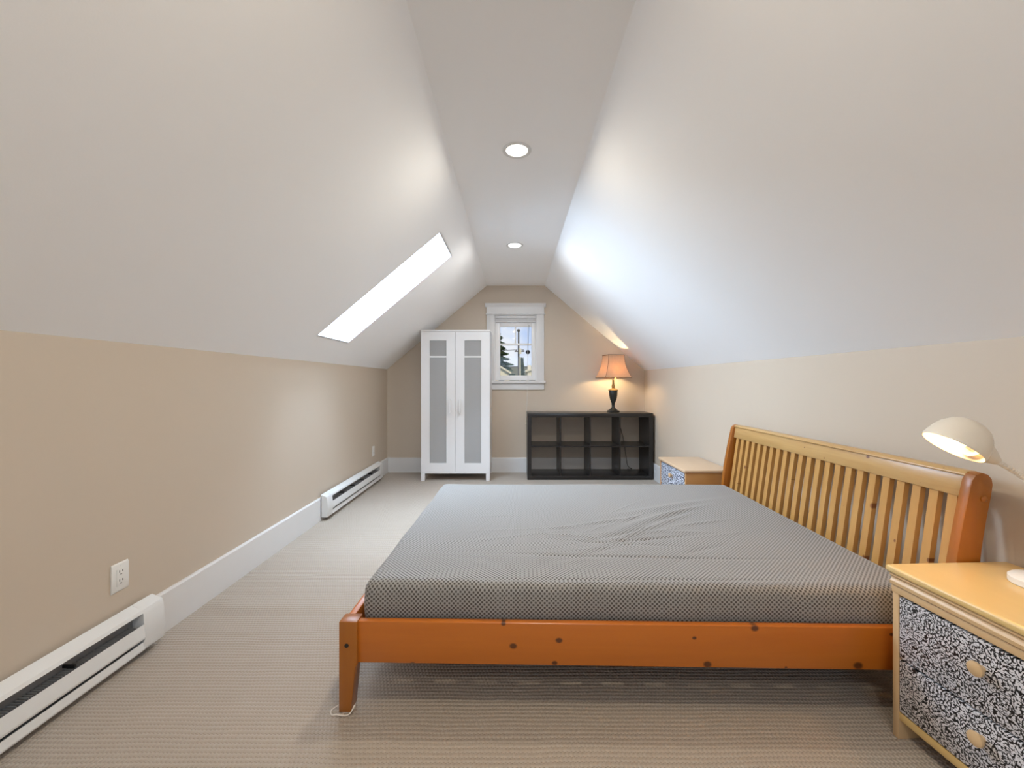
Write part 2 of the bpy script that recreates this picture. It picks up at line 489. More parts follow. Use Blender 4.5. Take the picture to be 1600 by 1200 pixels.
# outer roof skin, same opening
for (xa, xb, ya, yb) in ((XL - 0.2, CXL, Y0, SK_Y0), (XL - 0.2, CXL, SK_Y1, Y1), (XL - 0.2, SK_T0, SK_Y0, SK_Y1), (SK_T1, CXL, SK_Y0, SK_Y1)):
    m.quad(P(xa, ya, SK_D), P(xb, ya, SK_D), P(xb, yb, SK_D), P(xa, yb, SK_D))
struct(m.build('ceiling_left', 'ceil', fix=False), 'white sloping ceiling pierced by the roof window', 'ceiling')
w2 = struct(empty('window_2', (0, 0, 0)), 'roof window at the top of a white shaft in the sloping ceiling', 'skylight')
for (a, b) in (((SK_T0, SK_Y0), (SK_T1, SK_Y0)), ((SK_T1, SK_Y0), (SK_T1, SK_Y1)), ((SK_T1, SK_Y1), (SK_T0, SK_Y1)), ((SK_T0, SK_Y1), (SK_T0, SK_Y0))):
    cx_, cy_ = (SK_T0 + SK_T1) / 2, (SK_Y0 + SK_Y1) / 2
    def out(p): # pushed 12 mm outwards for a solid panel
        ex = 0.012 * (0 if abs(a[0] - b[0]) > 0.1 else (1 if a[0] > cx_ else -1))
        ey = 0.012 * (0 if abs(a[1] - b[1]) > 0.1 else (1 if a[1] > cy_ else -1))
        return (p[0] + ex, p[1] + ey)
    q = MB()
    q.v = [tuple(P(*a)), tuple(P(*b)), tuple(P(*out(b))), tuple(P(*out(a))), tuple(P(*a, SK_D)), tuple(P(*b, SK_D)), tuple(P(*out(b), SK_D)), tuple(P(*out(a), SK_D))]
    q.f = [(0, 1, 2, 3), (7, 6, 5, 4), (0, 4, 5, 1), (1, 5, 6, 2), (2, 6, 7, 3), (3, 7, 4, 0)]
    q.build('shaft_panel', 'trim', w2)
    # sash bar along this side at the glass
    dx, dy = cx_ - (a[0] + b[0]) / 2, cy_ - (a[1] + b[1]) / 2
    ux, uy = (0.05 * (1 if dx > 0 else -1), 0) if abs(dx) > abs(dy) else (0, 0.04 * (1 if dy > 0 else -1))
    q = MB()
    i_a, i_b = (a[0] + ux, a[1] + uy), (b[0] + ux, b[1] + uy)
    q.v = [tuple(P(*a, SK_D - .03)), tuple(P(*b, SK_D - .03)), tuple(P(*i_b, SK_D - .03)), tuple(P(*i_a, SK_D - .03)),
           tuple(P(*a, SK_D + .03)), tuple(P(*b, SK_D + .03)), tuple(P(*i_b, SK_D + .03)), tuple(P(*i_a, SK_D + .03))]
    q.f = [(0, 1, 2, 3), (7, 6, 5, 4), (0, 4, 5, 1), (1, 5, 6, 2), (2, 6, 7, 3), (3, 7, 4, 0)]
    q.build('sash', 'trim', w2)
q = MB()
q.v = [tuple(P(x, y, d)) for d in (SK_D + .005, SK_D + .011) for (x, y) in ((SK_T0, SK_Y0), (SK_T1, SK_Y0), (SK_T1, SK_Y1), (SK_T0, SK_Y1))]
q.f = [(0, 1, 2, 3), (7, 6, 5, 4), (0, 4, 5, 1), (1, 5, 6, 2), (2, 6, 7, 3), (3, 7, 4, 0)]
q.build('pane', 'glass', w2)

# gable walls with a rectangular opening each
def gable(name, y0, y1, ox0, ox1, oz0, oz1, label):
    out = [(XL - TH, 0), (XR + TH, 0), (XR + TH, ZR), (XR, ZR), (CXR, ZC), (CXL, ZC), (XL, ZL), (XL - TH, ZL)]
    m = MB()
    def zt(x):
        if x <= CXL: return min(zl(x), ZC)
        if x >= CXR: return ZR + (ZC - ZR) * (XR - x) / (XR - CXR)
        return ZC
    m.prism([(XL, 0), (ox0, 0), (ox0, zt(ox0))] + ([(CXL, ZC)] if ox0 > CXL else []) + [(XL, ZL)], 'Y', y0, y1)
    m.prism([(ox1, 0), (XR, 0), (XR, ZR), (CXR, ZC)] + ([(ox1, zt(ox1))] if ox1 < CXR else []), 'Y', y0, y1) if ox1 < CXR else \
        m.prism([(ox1, 0), (XR, 0), (XR, ZR), (ox1, zt(ox1))], 'Y', y0, y1)
    m.box(ox0, ox1, y0, y1, 0, oz0)
    top = [(ox0, oz1), (ox1, oz1), (ox1, zt(ox1))] + ([(CXR, ZC)] if ox1 > CXR else []) + ([(CXL, ZC)] if ox0 < CXL else []) + [(ox0, zt(ox0))]
    m.prism(top, 'Y', y0, y1)
    return struct(m.build(name, 'wall'), label, 'wall')
S5 = F_PX / YB
def wx(px): return (px - 803) / S5
def wz(py): return CAM_Z + (597 - py) / S5
OX0, OX1, OZ0, OZ1 = wx(772), wx(839), wz(595), wz(491.5)
gable('wall_back', YB, YB + TH, OX0, OX1, OZ0, OZ1, 'beige gable wall around the small white framed window')
gable('wall_rear', YR - TH, YR, -0.62, 0.62, 0.95, 1.95, 'beige gable wall behind the viewpoint with an added window opening')

# baseboards
BH, BT = 0.19, 0.016
def base_prof(s): return [(0, 0), (s * BT, 0), (s * BT, BH - 0.008), (s * (BT - 0.006), BH), (0, BH)]
struct(MB().prism([(XL + p, z) for p, z in base_prof(1)], 'Y', YR, YB).build('baseboard_left', 'trim'), 'tall white baseboard running behind the wall heaters', 'baseboard')
struct(MB().prism([(XR + p, z) for p, z in base_prof(-1)], 'Y', YR, YB).build('baseboard_right', 'trim'), 'tall white baseboard behind the bed and nightstands', 'baseboard')
struct(MB().prism([(YB + p, z) for p, z in base_prof(-1)], 'X', XL + BT, XR - BT).build('baseboard_back', 'trim'), 'tall white baseboard behind the wardrobe and cube shelf', 'baseboard')

# ------------------------------------------------------------------ far window
w1 = struct(empty('window_1', (0, 0, 0)), 'small white craftsman window with crown head and two upper lights', 'window')
yf = YB
MB().box(wx(760.7), wx(772.5), yf - 0.020, yf, wz(595), wz(491.5)).build('side_casing', 'trim', w1, bevel=0.003)
MB().box(wx(838.5), wx(850), yf - 0.020, yf, wz(595), wz(491.5)).build('side_casing', 'trim', w1, bevel=0.003)
MB().box(wx(759.4), wx(851.5), yf - 0.032, yf, wz(491.8), wz(489.8)).build('fillet', 'trim', w1, bevel=0.003)
MB().box(wx(760.5), wx(850.2), yf - 0.024, yf, wz(489.8), wz(480)).build('head_casing', 'trim', w1)
za, zb = wz(480.2), wz(474.6)
cr = [(yf, za), (yf - 0.026, za), (yf - 0.030, za + 0.012), (yf - 0.040, za + 0.03), (yf - 0.046, zb - 0.008), (yf - 0.046, zb), (yf, zb)]
MB().prism(cr, 'X', wx(758.3), wx(852.7)).build('crown', 'trim', w1)
MB().box(wx(757.5), wx(852.2), yf - 0.05, yf + 0.10, wz(598.8), wz(594.8)).build('window_sill', 'trim', w1, bevel=0.004)
MB().box(wx(760.5), wx(850), yf - 0.018, yf, wz(608.8), wz(598.8)).build('apron', 'trim', w1, bevel=0.003)
# jamb lining (reveal)
jy0, jy1 = yf + 0.0, yf + TH
for a, b, c, d in ((OX0, OX0 + 0.012, OZ0, OZ1), (OX1 - 0.012, OX1, OZ0, OZ1), (OX0, OX1, OZ1 - 0.012, OZ1)):
    MB().box(a, b, jy0, jy1, c, d).build('jamb', 'trim_daylit', w1)
# sash sits 60 mm back
sy0, sy1 = yf + 0.055, yf + 0.095
S6 = F_PX / (YB + 0.055)
def vx(px): return (px - 803) / S6
def vz(py): return CAM_Z + (597 - py) / S6
gx0, gx1, gz0, gz1 = vx(781.5), vx(830.5), vz(586.5), vz(510.5)
MB().box(OX0 + .012, gx0, sy0, sy1, OZ0 + .006, OZ1 - .012).build('sash_stile', 'trim_daylit', w1, bevel=0.004)
MB().box(gx1, OX1 - .012, sy0, sy1, OZ0 + .006, OZ1 - .012).build('sash_stile', 'trim_daylit', w1, bevel=0.004)
MB().box(gx0, gx1, sy0, sy1, OZ0 + .006, gz0).build('sash_rail', 'trim_daylit', w1, bevel=0.004)
MB().box(gx0, gx1, sy0, sy1, gz1, OZ1 - .012).build('sash_rail', 'trim_daylit', w1, bevel=0.004)
mz = vz(538)
MB().box(gx0, gx1, sy0, sy1, mz - 0.012, mz + 0.012).build('muntin', 'trim_daylit', w1, bevel=0.002)
mx = vx(805.2)
MB().box(mx - 0.011, mx + 0.011, sy0 + .001, sy1 - .001, mz + 0.012, gz1).build('muntin', 'trim_daylit', w1, bevel=0.003)
MB().box(gx0, mx - .011, sy0 + 0.018, sy0 + 0.022, mz + 0.012, gz1).build('pane', 'glass', w1)
MB().box(mx + .011, gx1, sy0 + 0.018, sy0 + 0.022, mz + 0.012, gz1).build('pane', 'glass', w1)
MB().box(gx0, gx1, sy0 + 0.018, sy0 + 0.022, gz0, mz - 0.012).build('pane', 'glass', w1)

# added rear window, unseen, as an opening for the fill light
w3 = struct(empty('added_window_3', (0, 0, 0)), 'added unseen window for fill light in the gable behind the viewpoint', 'window')
for a, b, c, d in ((-.70, -.62, .88, 2.03), (.62, .70, .88, 2.03), (-.62, .62, 1.95, 2.03), (-.62, .62, .88, .95)):
    MB().box(a, b, YR, YR + .02, c, d).build('casing', 'trim', w3)
MB().box(-.62, .62, YR - .07, YR - .066, .95, 1.95).build('pane', 'glass', w3)

# raised blind with its pull cord
bl = tag(empty('window_blind', (0, yf, wz(492))), 'white blind drawn up under the window head with a long cord', 'blind')
zt_ = 0.0
MB().box(OX0 + .014, OX1 - .014, 0.004, 0.045, wz(497) - wz(492), -0.012).build('head_rail', 'white_lam', bl, bevel=0.002)
for k in range(6):
    z = wz(497) - wz(492) - 0.004 - k * 0.0055
    MB().box(OX0 + .016, OX1 - .016, 0.006, 0.043, z - 0.0035, z).build('blind_slat', 'white_lam', bl)
z = wz(497) - wz(492) - 0.004 - 6 * 0.0055
MB().box(OX0 + .016, OX1 - .016, 0.006, 0.043, z - 0.012, z).build('bottom_rail', 'white_lam', bl, bevel=0.002)
cxp = wx(824.5)
cpts = [(cxp, -0.004, -0.03), (cxp, -0.028, -0.25), (cxp - .003, -0.056, wz(596) - wz(492)), (cxp - .012, -0.03, wz(635) - wz(492)), (wx(821.5), -0.02, wz(658) - wz(492))]
MB().tube(smooth_path(cpts, 6), 0.0022, 6).build('pull_cord', 'plastic', bl, smooth=True)
MB().lathe([(0.002, 0.0), (0.006, -0.004), (0.010, -0.03), (0.008, -0.036), (0.001, -0.037)], 12, (wx(821.5), -0.02, wz(658) - wz(492))).build('cord_toggle', 'cream', bl, smooth=True)

# round black ornament hanging against the glass
S7 = F_PX / (YB + 0.035)
orx, orz = (824.8 - 803) / S7, CAM_Z + (597 - 550.2) / S7
orn = tag(empty('hanging_ornament', (orx, YB + 0.035, orz)), 'round black ball hanging on a thin cord in the window', 'ornament')
MB().lathe([(0.0005, -0.028)] + [(0.028 * math.cos(a), 0.028 * math.sin(a)) for a in [math.radians(t) for t in range(-80, 81, 10)]] + [(0.0005, 0.028)], 24).build('ball', 'black', orn, smooth=True)
ch = gz1 - orz + 0.02
MB().tube([(0.018 * 0, 0, 0.027), (0.006, 0.004, ch * .5), (0.015, 0.006, ch)], 0.0022, 6).build('hanging_cord', 'black', orn)
MB().tube([(0, 0, -0.027), (-0.004, 0.002, -0.15), (-0.004, 0.002, -0.27)], 0.0012, 5).build('tail_cord', 'black', orn)

# ------------------------------------------------------------------ recessed ceiling lights
def downlight(x, y, label, col):
    t = tag(empty('recessed_light', (x, y, ZC)), label, 'ceiling light', 'recessed lights along the flat ceiling')
    R = 0.078
    MB().lathe([(R - 0.026, 0.03), (R - 0.022, 0.0), (R - 0.020, -0.004), (R - 0.003, -0.006), (R, -0.003), (R, 0.0), (R - .004, .004), (R - .004, 0.03)], 40, caps=False).build('trim_ring', 'trim', t, smooth=True)
    MB().lathe([(0.0005, 0.0), (R - 0.024, 0.0), (R - 0.022, -0.001), (0.0005, -0.003)], 40).build('lens', emis('lens_glow', col, 9.0), t)
    l = add_light('lens_light', 'AREA', (0, 0, -0.012), DOWN_ON, col, size=0.10, parent=t)
    return t
downlight(0.016, 2.19, 'round recessed light in the flat ceiling before the roof window', (1.0, 0.93, 0.80))
downlight(0.006, 3.71, 'round recessed light in the flat ceiling closest to the gable window', (1.0, 0.98, 0.94))
downlight(0.01, 0.67, 'round recessed light in the flat ceiling above the foreground carpet', (1.0, 0.87, 0.67))
downlight(0.01, -0.85, 'round recessed light in the flat ceiling close to the added rear gable window', (1.0, 0.90, 0.76))

# ------------------------------------------------------------------ electric baseboard heaters
def heater(y0, y1, label):
    """x measured from the wall; runs from y0 to y1"""
    t = tag(empty('baseboard_heater', (XL + BT, y0, 0.0)), label, 'heater', 'white electric heaters along the knee wall')
    L = y1 - y0; cap = 0.10
    b = 0.001
    MB().prism([(b, 0.03), (b + .006, 0.03), (b + .006, 0.20), (b, 0.20)], 'Y', 0, L).build('back_plate', 'darkmetal', t)
    MB().prism([(b, 0.218), (b, 0.212), (b + .043, 0.195), (b + .049, 0.184), (b + .052, 0.186), (b + .047, 0.199), (b + .040, 0.202)], 'Y', cap * .5, L - cap * .5).build('top_cover', 'enamel', t)
    MB().prism([(b + .052, 0.138), (b + .0555, 0.140), (b + .062, 0.088), (b + .060, 0.080), (b + .057, 0.081), (b + .058, 0.088)], 'Y', cap, L - cap).build('front_panel', 'enamel', t)
    MB().prism([(b + .006, 0.030), (b + .055, 0.030), (b + .057, 0.036), (b + .052, 0.064), (b + .049, 0.063), (b + .053, 0.036), (b + .006, 0.034)], 'Y', cap * .5, L - cap * .5).build('bottom_tray', 'enamel', t)
    cp = [(b, 0.03), (b + .055, 0.03), (b + .057, 0.036), (b + .054, 0.062), (b + .062, 0.085), (b + .054, 0.178), (b + .047, 0.200), (b, 0.219)]
    MB().prism(cp, 'Y', 0, cap).build('end_cap', 'enamel', t, bevel=0.0012, bseg=1)
    MB().prism(cp, 'Y', L - cap, L).build('end_cap', 'enamel', t, bevel=0.0012, bseg=1)
    MB().tube([(b + .03, cap, 0.115), (b + .03, L - cap, 0.115)], 0.008, 8).build('heating_element', 'darkmetal', t)
    fm = MB()
    k = cap + 0.02
    while k < L - cap - 0.02:
        fm.box(b + .012, b + .046, k, k + 0.0012, 0.09, 0.14); k += 0.011
    fo = fm.build('fin_row', 'darkmetal', t); fo['kind'] = 'stuff'
    nb = max(2, int(L / 0.26))
    br = None
    for k in range(1, nb):
        yy = cap + (L - 2 * cap) * k / nb
        if br is None:
            br = MB().box(b + .006, b + .050, -0.003, 0.003, 0.142, 0.152).build('bracket', 'black', t); br.location = (0, yy, 0)
        else: copy_of(br, t, (0, yy, 0))
    return t
heater(3.42, 4.875, 'short white electric baseboard heater next to the far corner and wardrobe')
heater(0.30, 1.825, 'white electric baseboard heater directly below the duplex wall outlet')

# ------------------------------------------------------------------ wall outlets (on the left wall, facing +x)
def outlet(y, z, label):
    t = tag(empty('wall_outlet', (XL, y, z)), label, 'outlet')
    MB().prism([(0, -.0585), (.0035, -.0585), (.007, -.052), (.007, .052), (.0035, .0585), (0, .0585)], 'Y', -.0365, .0365).build('cover_plate', 'plastic', t, bevel=0.0015)
    r = MB().box(.007, .0095, -.0170, .0170, -.034, .034).build('receptacle', 'plastic', t, bevel=0.001)
    for s in (-1, 1):
        c = s * 0.0185
        for yy, hh in ((-.0065, .0045), (.0065, .0038)):
            MB().box(.0095, .0100, yy - .0012, yy + .0012, c + .002 - hh + .004, c + .002 + hh + .004).build('slot', 'hole', r)
        MB().lathe([(.0028, 0.0), (.0028, .0005)], 12, (.0095, 0, c - .0065), Matrix.Rotation(math.pi / 2, 3, 'Y')).build('ground_hole', 'hole', r)
    for s in (-1, 1):
        MB().lathe([(.0028, 0), (.0022, .001)], 12, (.0068, 0, s * .047), Matrix.Rotation(math.pi / 2, 3, 'Y')).build('screw', 'enamel', t)
    return t
outlet(1.690, 0.357, 'white duplex outlet on the beige wall above the long heater end')
outlet(4.74, 0.362, 'small white outlet on the beige wall near the far corner')

# ------------------------------------------------------------------ wardrobe
WX0, WX1, WY0, WY1 = -1.088, -0.282, 4.795, 5.25
WH = 1.772
wd = tag(empty('wardrobe', (WX0, WY0, 0)), 'tall white two door wardrobe with grey frosted panels', 'wardrobe')
W, D = WX1 - WX0, WY1 - WY0
def part(m, name, mat, t, **k): return m.build(name, mat, t, **k)
part(MB().box(0, .018, .02, D, .10, WH - .02), 'side_panel', 'white_lam', wd)
part(MB().box(W - .018, W, .02, D, .10, WH - .02), 'side_panel', 'white_lam', wd)
part(MB().box(-.002, W + .002, -.002, D, WH - .02, WH), 'top_panel', 'white_lam', wd, bevel=0.002)
part(MB().box(0.0, W, .0, D, .088, .108), 'bottom_panel', 'white_lam', wd, bevel=0.001)
part(MB().box(.018, W - .018, D - .006, D, .108, WH - .02), 'back_panel', 'white_lam', wd)
part(MB().box(.018, W - .018, .0135, D - .006, 1.445, 1.470), 'shelf', 'white_lam', wd)
for x in (0, W - .045):
    for y in (0.0, D - .045):
        part(MB().box(x, x + .045, y, y + .045, 0, .088), 'leg', 'white_lam', wd, bevel=0.002)
z0, z1 = .110, WH - .023
for s in (0, 1):
    xa, xb = (.001, W / 2 - .0015) if s == 0 else (W / 2 + .0015, W - .001)
    f = 0.100 if s == 0 else 0.104
    g = 0.104 if s == 0 else 0.100
    pz0, pz1 = z0 + .100, z1 - .100
    dr = MB()
    dr.box(xa, xa + f, 0, .013, z0, z1); dr.box(xb - g, xb, 0, .013, z0, z1)
    dr.box(xa + f, xb - g, 0, .013, z0, pz0); dr.box(xa + f, xb - g, 0, .013, pz1, z1)
    door = part(dr, 'door', 'white_lam', wd)
    part(MB().box(xa + f, xb - g, .010, .013, pz0, pz1), 'frosted_panel', 'frosted', door)['label'] = 'grey frosted plastic door panel'
    part(MB().box(xa + f, xb - g, .0085, .010, 1.448, 1.466), 'shelf_edge_strip', 'white_lam', door)  # added white strip standing in for the shelf edge showing through the frosting
    hx = xb - .055 if s == 0 else xa + .055
    h = MB().box(hx - .010, hx + .010, -.040, -.028, .80, .96)
    h.box(hx - .006, hx + .006, -.028, 0, .805, .82); h.box(hx - .006, hx + .006, -.028, 0, .94, .955)
    part(h, 'handle', 'white_lam', door, bevel=0.002)

# ------------------------------------------------------------------ cube shelf
SX0, SX1, SY0 = .160, 1.650, 4.855
sh = tag(empty('cube_shelf', (SX0, SY0, 0)), 'black brown cube shelf with eight open compartments under the lamp', 'shelf')
W, D, H, T = SX1 - SX0, .385, .79, .048
part(MB().box(0, W, 0, D, H - T, H), 'top_board', 'shelf', sh, bevel=0.0015)
part(MB().box(0, W, 0, D, 0, T), 'bottom_board', 'shelf', sh, bevel=0.0015)
part(MB().box(0, T, 0, D, T, H - T), 'side_board', 'shelf', sh)
part(MB().box(W - T, W, 0, D, T, H - T), 'side_board', 'shelf', sh)
iw = (W - 2 * T - 3 * .016) / 4
for k in range(1, 4):
    x = T + k * iw + (k - 1) * .016
    part(MB().box(x, x + .016, .002, D, T, H - T), 'divider', 'shelf', sh)
for k in range(4):
    x = T + k * (iw + .016)
    part(MB().box(x, x + iw, .004, D, H / 2 - .009, H / 2 + .009), 'shelf_board', 'shelf', sh)

# ------------------------------------------------------------------ table lamp on the shelf
tl = tag(empty('table_lamp', (1.222, 5.04, .79), math.radians(9)), 'lit table lamp with amber flared square shade and dark urn base', 'lamp')
bp = MB()
for hw, z0_, z1_ in ((.062, 0, .016), (.056, .016, .024)):
    bp.prism([(-hw + .012, -hw), (hw - .012, -hw), (hw, -hw + .012), (hw, hw - .012), (hw - .012, hw), (-hw + .012, hw), (-hw, hw - .012), (-hw, -hw + .012)], 'Z', z0_, z1_)
bp.build('base', 'bronze', tl, bevel=0.003)
MB().lathe([(.001, .024), (.052, .024), (.048, .032), (.030, .046), (.020, .060), (.017, .085), (.022, .090), (.022, .097), (.018, .100), (.024, .118), (.040, .160), (.049, .210), (.052, .262), (.050, .268), (.001, .268)], 36).build('urn', 'bronze', tl, smooth=True)
MB().lathe([(.001, .266), (.060, .266), (.062, .270), (.060, .276), (.045, .284), (.024, .290), (.018, .296), (.016, .302), (.020, .306), (.021, .318), (.017, .330), (.019, .334), (.019, .340), (.001, .340)], 32).build('brass_neck', 'brass', tl, smooth=True)
MB().lathe([(.001, .338), (.013, .338), (.013, .395), (.001, .395)], 20).build('socket', 'brass', tl, smooth=True)
# square bell shade with cut corners
def shade_ring(h, z, c): # half width, height, corner cut
    return [(-h + c, -h, z), (h - c, -h, z), (h, -h + c, z), (h, h - c, z), (h - c, h, z), (-h + c, h, z), (-h, h - c, z), (-h, -h + c, z)]
ZS0, ZS1 = .425, .700
rows = []
for i in range(11):
    t = i / 10
    h = .168 + (.102 - .168) * (1 - (1 - t) ** 2.0)
    rows.append(shade_ring(h, ZS0 + (ZS1 - ZS0) * t, .006))
mb = MB()
for rr in rows: mb.v += rr
for i in range(10):
    for k in range(8):
        k2 = (k + 1) % 8
        mb.f.append((i * 8 + k, i * 8 + k2, i * 8 + 8 + k2, i * 8 + 8 + k))
so = mb.build('lamp_shade', 'shade', tl)
so['label'] = 'glowing amber fabric shade'
for i, nm in ((0, 'bottom_braid'), (10, 'top_braid')):
    MB().tube(rows[i], .0045 if i else .0035, 6, closed=True).build(nm, 'shade_trim', so)
for k in range(4):
    MB().tube([tuple((Vector(r[2 * k + 1]) + Vector(r[(2 * k + 2) % 8])) / 2) for r in rows], .003, 5).build('seam_braid', 'shade_trim', so)
def bulb_prof(r, z, neck): return [(.001, z - r * 1.6)] + [(neck, z - r * 1.6), (neck, z - r * 1.2)] + [(r * math.cos(a), z + r * math.sin(a)) for a in [math.radians(t) for t in range(-50, 86, 15)]] + [(.001, z + r)]
MB().lathe(bulb_prof(.030, .505, .013), 20).build('bulb', emis('warm_bulb', (1.0, 0.74, 0.42), SHELF_BULB), tl, smooth=True)
MB().tube([(-.108, 0, .69), (.108, 0, .69)], .002, 5).tube([(0, -.108, .69), (0, .108, .69)], .002, 5).build('spider', 'brass', tl)
MB().lathe([(.001, .688), (.006, .69), (.007, .698), (.002, .704), (.001, .705)], 12).build('finial', 'brass', tl, smooth=True)
MB().tube([(0, 0, .39), (.036, 0, .42), (.045, 0, .52), (.036, 0, .62), (0, 0, .69), (-.036, 0, .62), (-.045, 0, .52), (-.036, 0, .42)], .0018, 5, closed=True).build('harp', 'brass', tl)
rc = math.radians(-9)
def tloc(x, y, z):   # world -> lamp local
    v = Vector((x - 1.222, y - 5.04, z - .79)); return tuple(Matrix.Rotation(rc, 3, 'Z') @ v)
cord = [tloc(*p) for p in ((1.27, 5.06, .797), (1.31, 5.09, .794), (1.335, 5.20, .795), (1.338, 5.252, .78), (1.345, 5.25, .66), (1.40, 5.25, .45), (1.425, 5.25, .30), (1.45, 5.225, .10), (1.50, 5.21, .06), (1.44, 5.20, .056))]
MB().tube(smooth_path(cord, 8), .004, 6).build('power_cord', 'black', tl, smooth=True)

# ------------------------------------------------------------------ bed frame
BR = math.radians(-1.2)
BO = Vector((-.612, 1.431, 0))
bed = tag(empty('bed_frame', BO, BR), 'orange pine bed frame with slatted sleigh headboard', 'bed')
BW = 1.61
# foot legs, tapered on the inner side below the rail
def foot_leg(v0, v1):
    return MB().prism([(0, .006), (.042, .006), (.058, .165), (.064, .170), (.064, .322), (0, .322)], 'Y', v0, v1).build('leg', 'post', bed, bevel=0.003)
for v0 in (0.0, BW - .055):
    lg = foot_leg(v0, v0 + .055)
    pad = MB().lathe([(.001, 0), (.024, 0), (.026, .003), (.022, .007), (.001, .007)], 14, (.022, v0 + .0275, 0)).build('felt_pad', 'felt', lg)
    if v0 == 0:
        MB().tube(smooth_path([(.02, -.004, .004), (-.004, -.010, .006), (-.022, -.008, .004), (-.030, .010, .006), (-.012, .024, .012), (.0, .02, .02)], 5), .0018, 5).tube(
            smooth_path([(-.006, -.006, .004), (.010, -.012, .006), (.03, -.010, .004), (.044, -.004, .010), (.052, .01, .026)], 5), .0024, 5).build('loose_thread', 'felt', lg)
        MB().lathe([(.0072, 0), (.0072, .002)], 14, (.028, -.0004, .240), Matrix.Rotation(math.pi / 2, 3, 'X')).build('bolt_hole', 'hole', lg)
MB().box(.058, 2.12, .012, .038, .172, .318).build('side_rail', 'rail', bed, bevel=0.004)
MB().box(.058, 2.12, BW - .038, BW - .012, .172, .318).build('side_rail', 'rail', bed, bevel=0.004)
MB().box(.010, .036, .050, BW - .050, .172, .318).build('foot_rail', 'rail_y', bed, bevel=0.004)
# support: cleats and base slats
MB().box(.064, 2.10, .038, .062, .215, .245).build('cleat', 'rail', bed)
MB().box(.064, 2.10, BW - .062, BW - .038, .215, .245).build('cleat', 'rail', bed)
bs = None
for k in range(14):
    u = .12 + k * .145
    if bs is None:
        bs = MB().box(0, .07, .040, BW - .040, .245, .263).build('base_slat', 'slat', bed); bs.location = (u, 0, 0)
    else: copy_of(bs, bed, (u, 0, 0))
# sleigh posts
front = [(2.070, 0), (2.080, .20), (2.092, .40), (2.110, .55), (2.137, .70), (2.158, .80)]
topc = [(2.164, .826), (2.176, .845), (2.196, .853), (2.216, .847), (2.229, .832), (2.232, .812)]
back = [(2.226, .77), (2.212, .70), (2.196, .60), (2.186, .50), (2.182, .40), (2.172, .20), (2.150, 0)]
for v0 in (0.0, BW - .034):
    po = MB().prism(front + topc + back, 'Y', v0, v0 + .034).build('headboard_post', 'post', bed, bevel=0.0025)
    MB().lathe([(.011, 0), (.010, .0035), (.006, .006), (.001, .007)], 18, (2.200, -.0002 if v0 == 0 else BW + .0002, .765), Matrix.Rotation(math.pi / 2 * (1 if v0 == 0 else -1), 3, 'X')).build('wooden_plug', 'post', po, smooth=True)
# headboard rails (in the leaning plane)
def lean(z): return 2.118 + (z - .30) * (2.187 - 2.118) / (.80 - .30)
v0, v1 = .032, BW - .032
MB().prism([(lean(.76) - .012, .76), (lean(.836) - .012, .836), (lean(.836) + .022, .836), (lean(.76) + .022, .76)], 'Y', v0, v1).build('top_rail', 'headrail', bed, bevel=0.003)
MB().prism([(lean(.836) - .020, .836), (lean(.845) - .020, .842), (lean(.85) - .010, .852), (lean(.85) + .020, .852), (lean(.845) + .030, .842), (lean(.836) + .030, .836)], 'Y', v0, v1).build('cap_rail', 'headrail', bed, bevel=0.002)
MB().prism([(lean(.20) - .012, .20), (lean(.30) - .012, .30), (lean(.30) + .022, .30), (lean(.20) + .022, .20)], 'Y', v0, v1).build('bottom_rail', 'headrail', bed, bevel=0.003)
NS = 23
pitch = (BW - .068) / (NS + .25)
sl = None
for k in range(NS):
    v = .034 + pitch * (k + .62)
    if sl is None:
        sl = MB().prism([(lean(.295) - .006, .295), (lean(.765) - .006, .765), (lean(.765) + .014, .765), (lean(.295) + .014, .295)], 'Y', -.0165, .0165).build('slat', 'slat', bed)
        sl.location = (0, v, 0)
    else: copy_of(sl, bed, (0, v, 0))

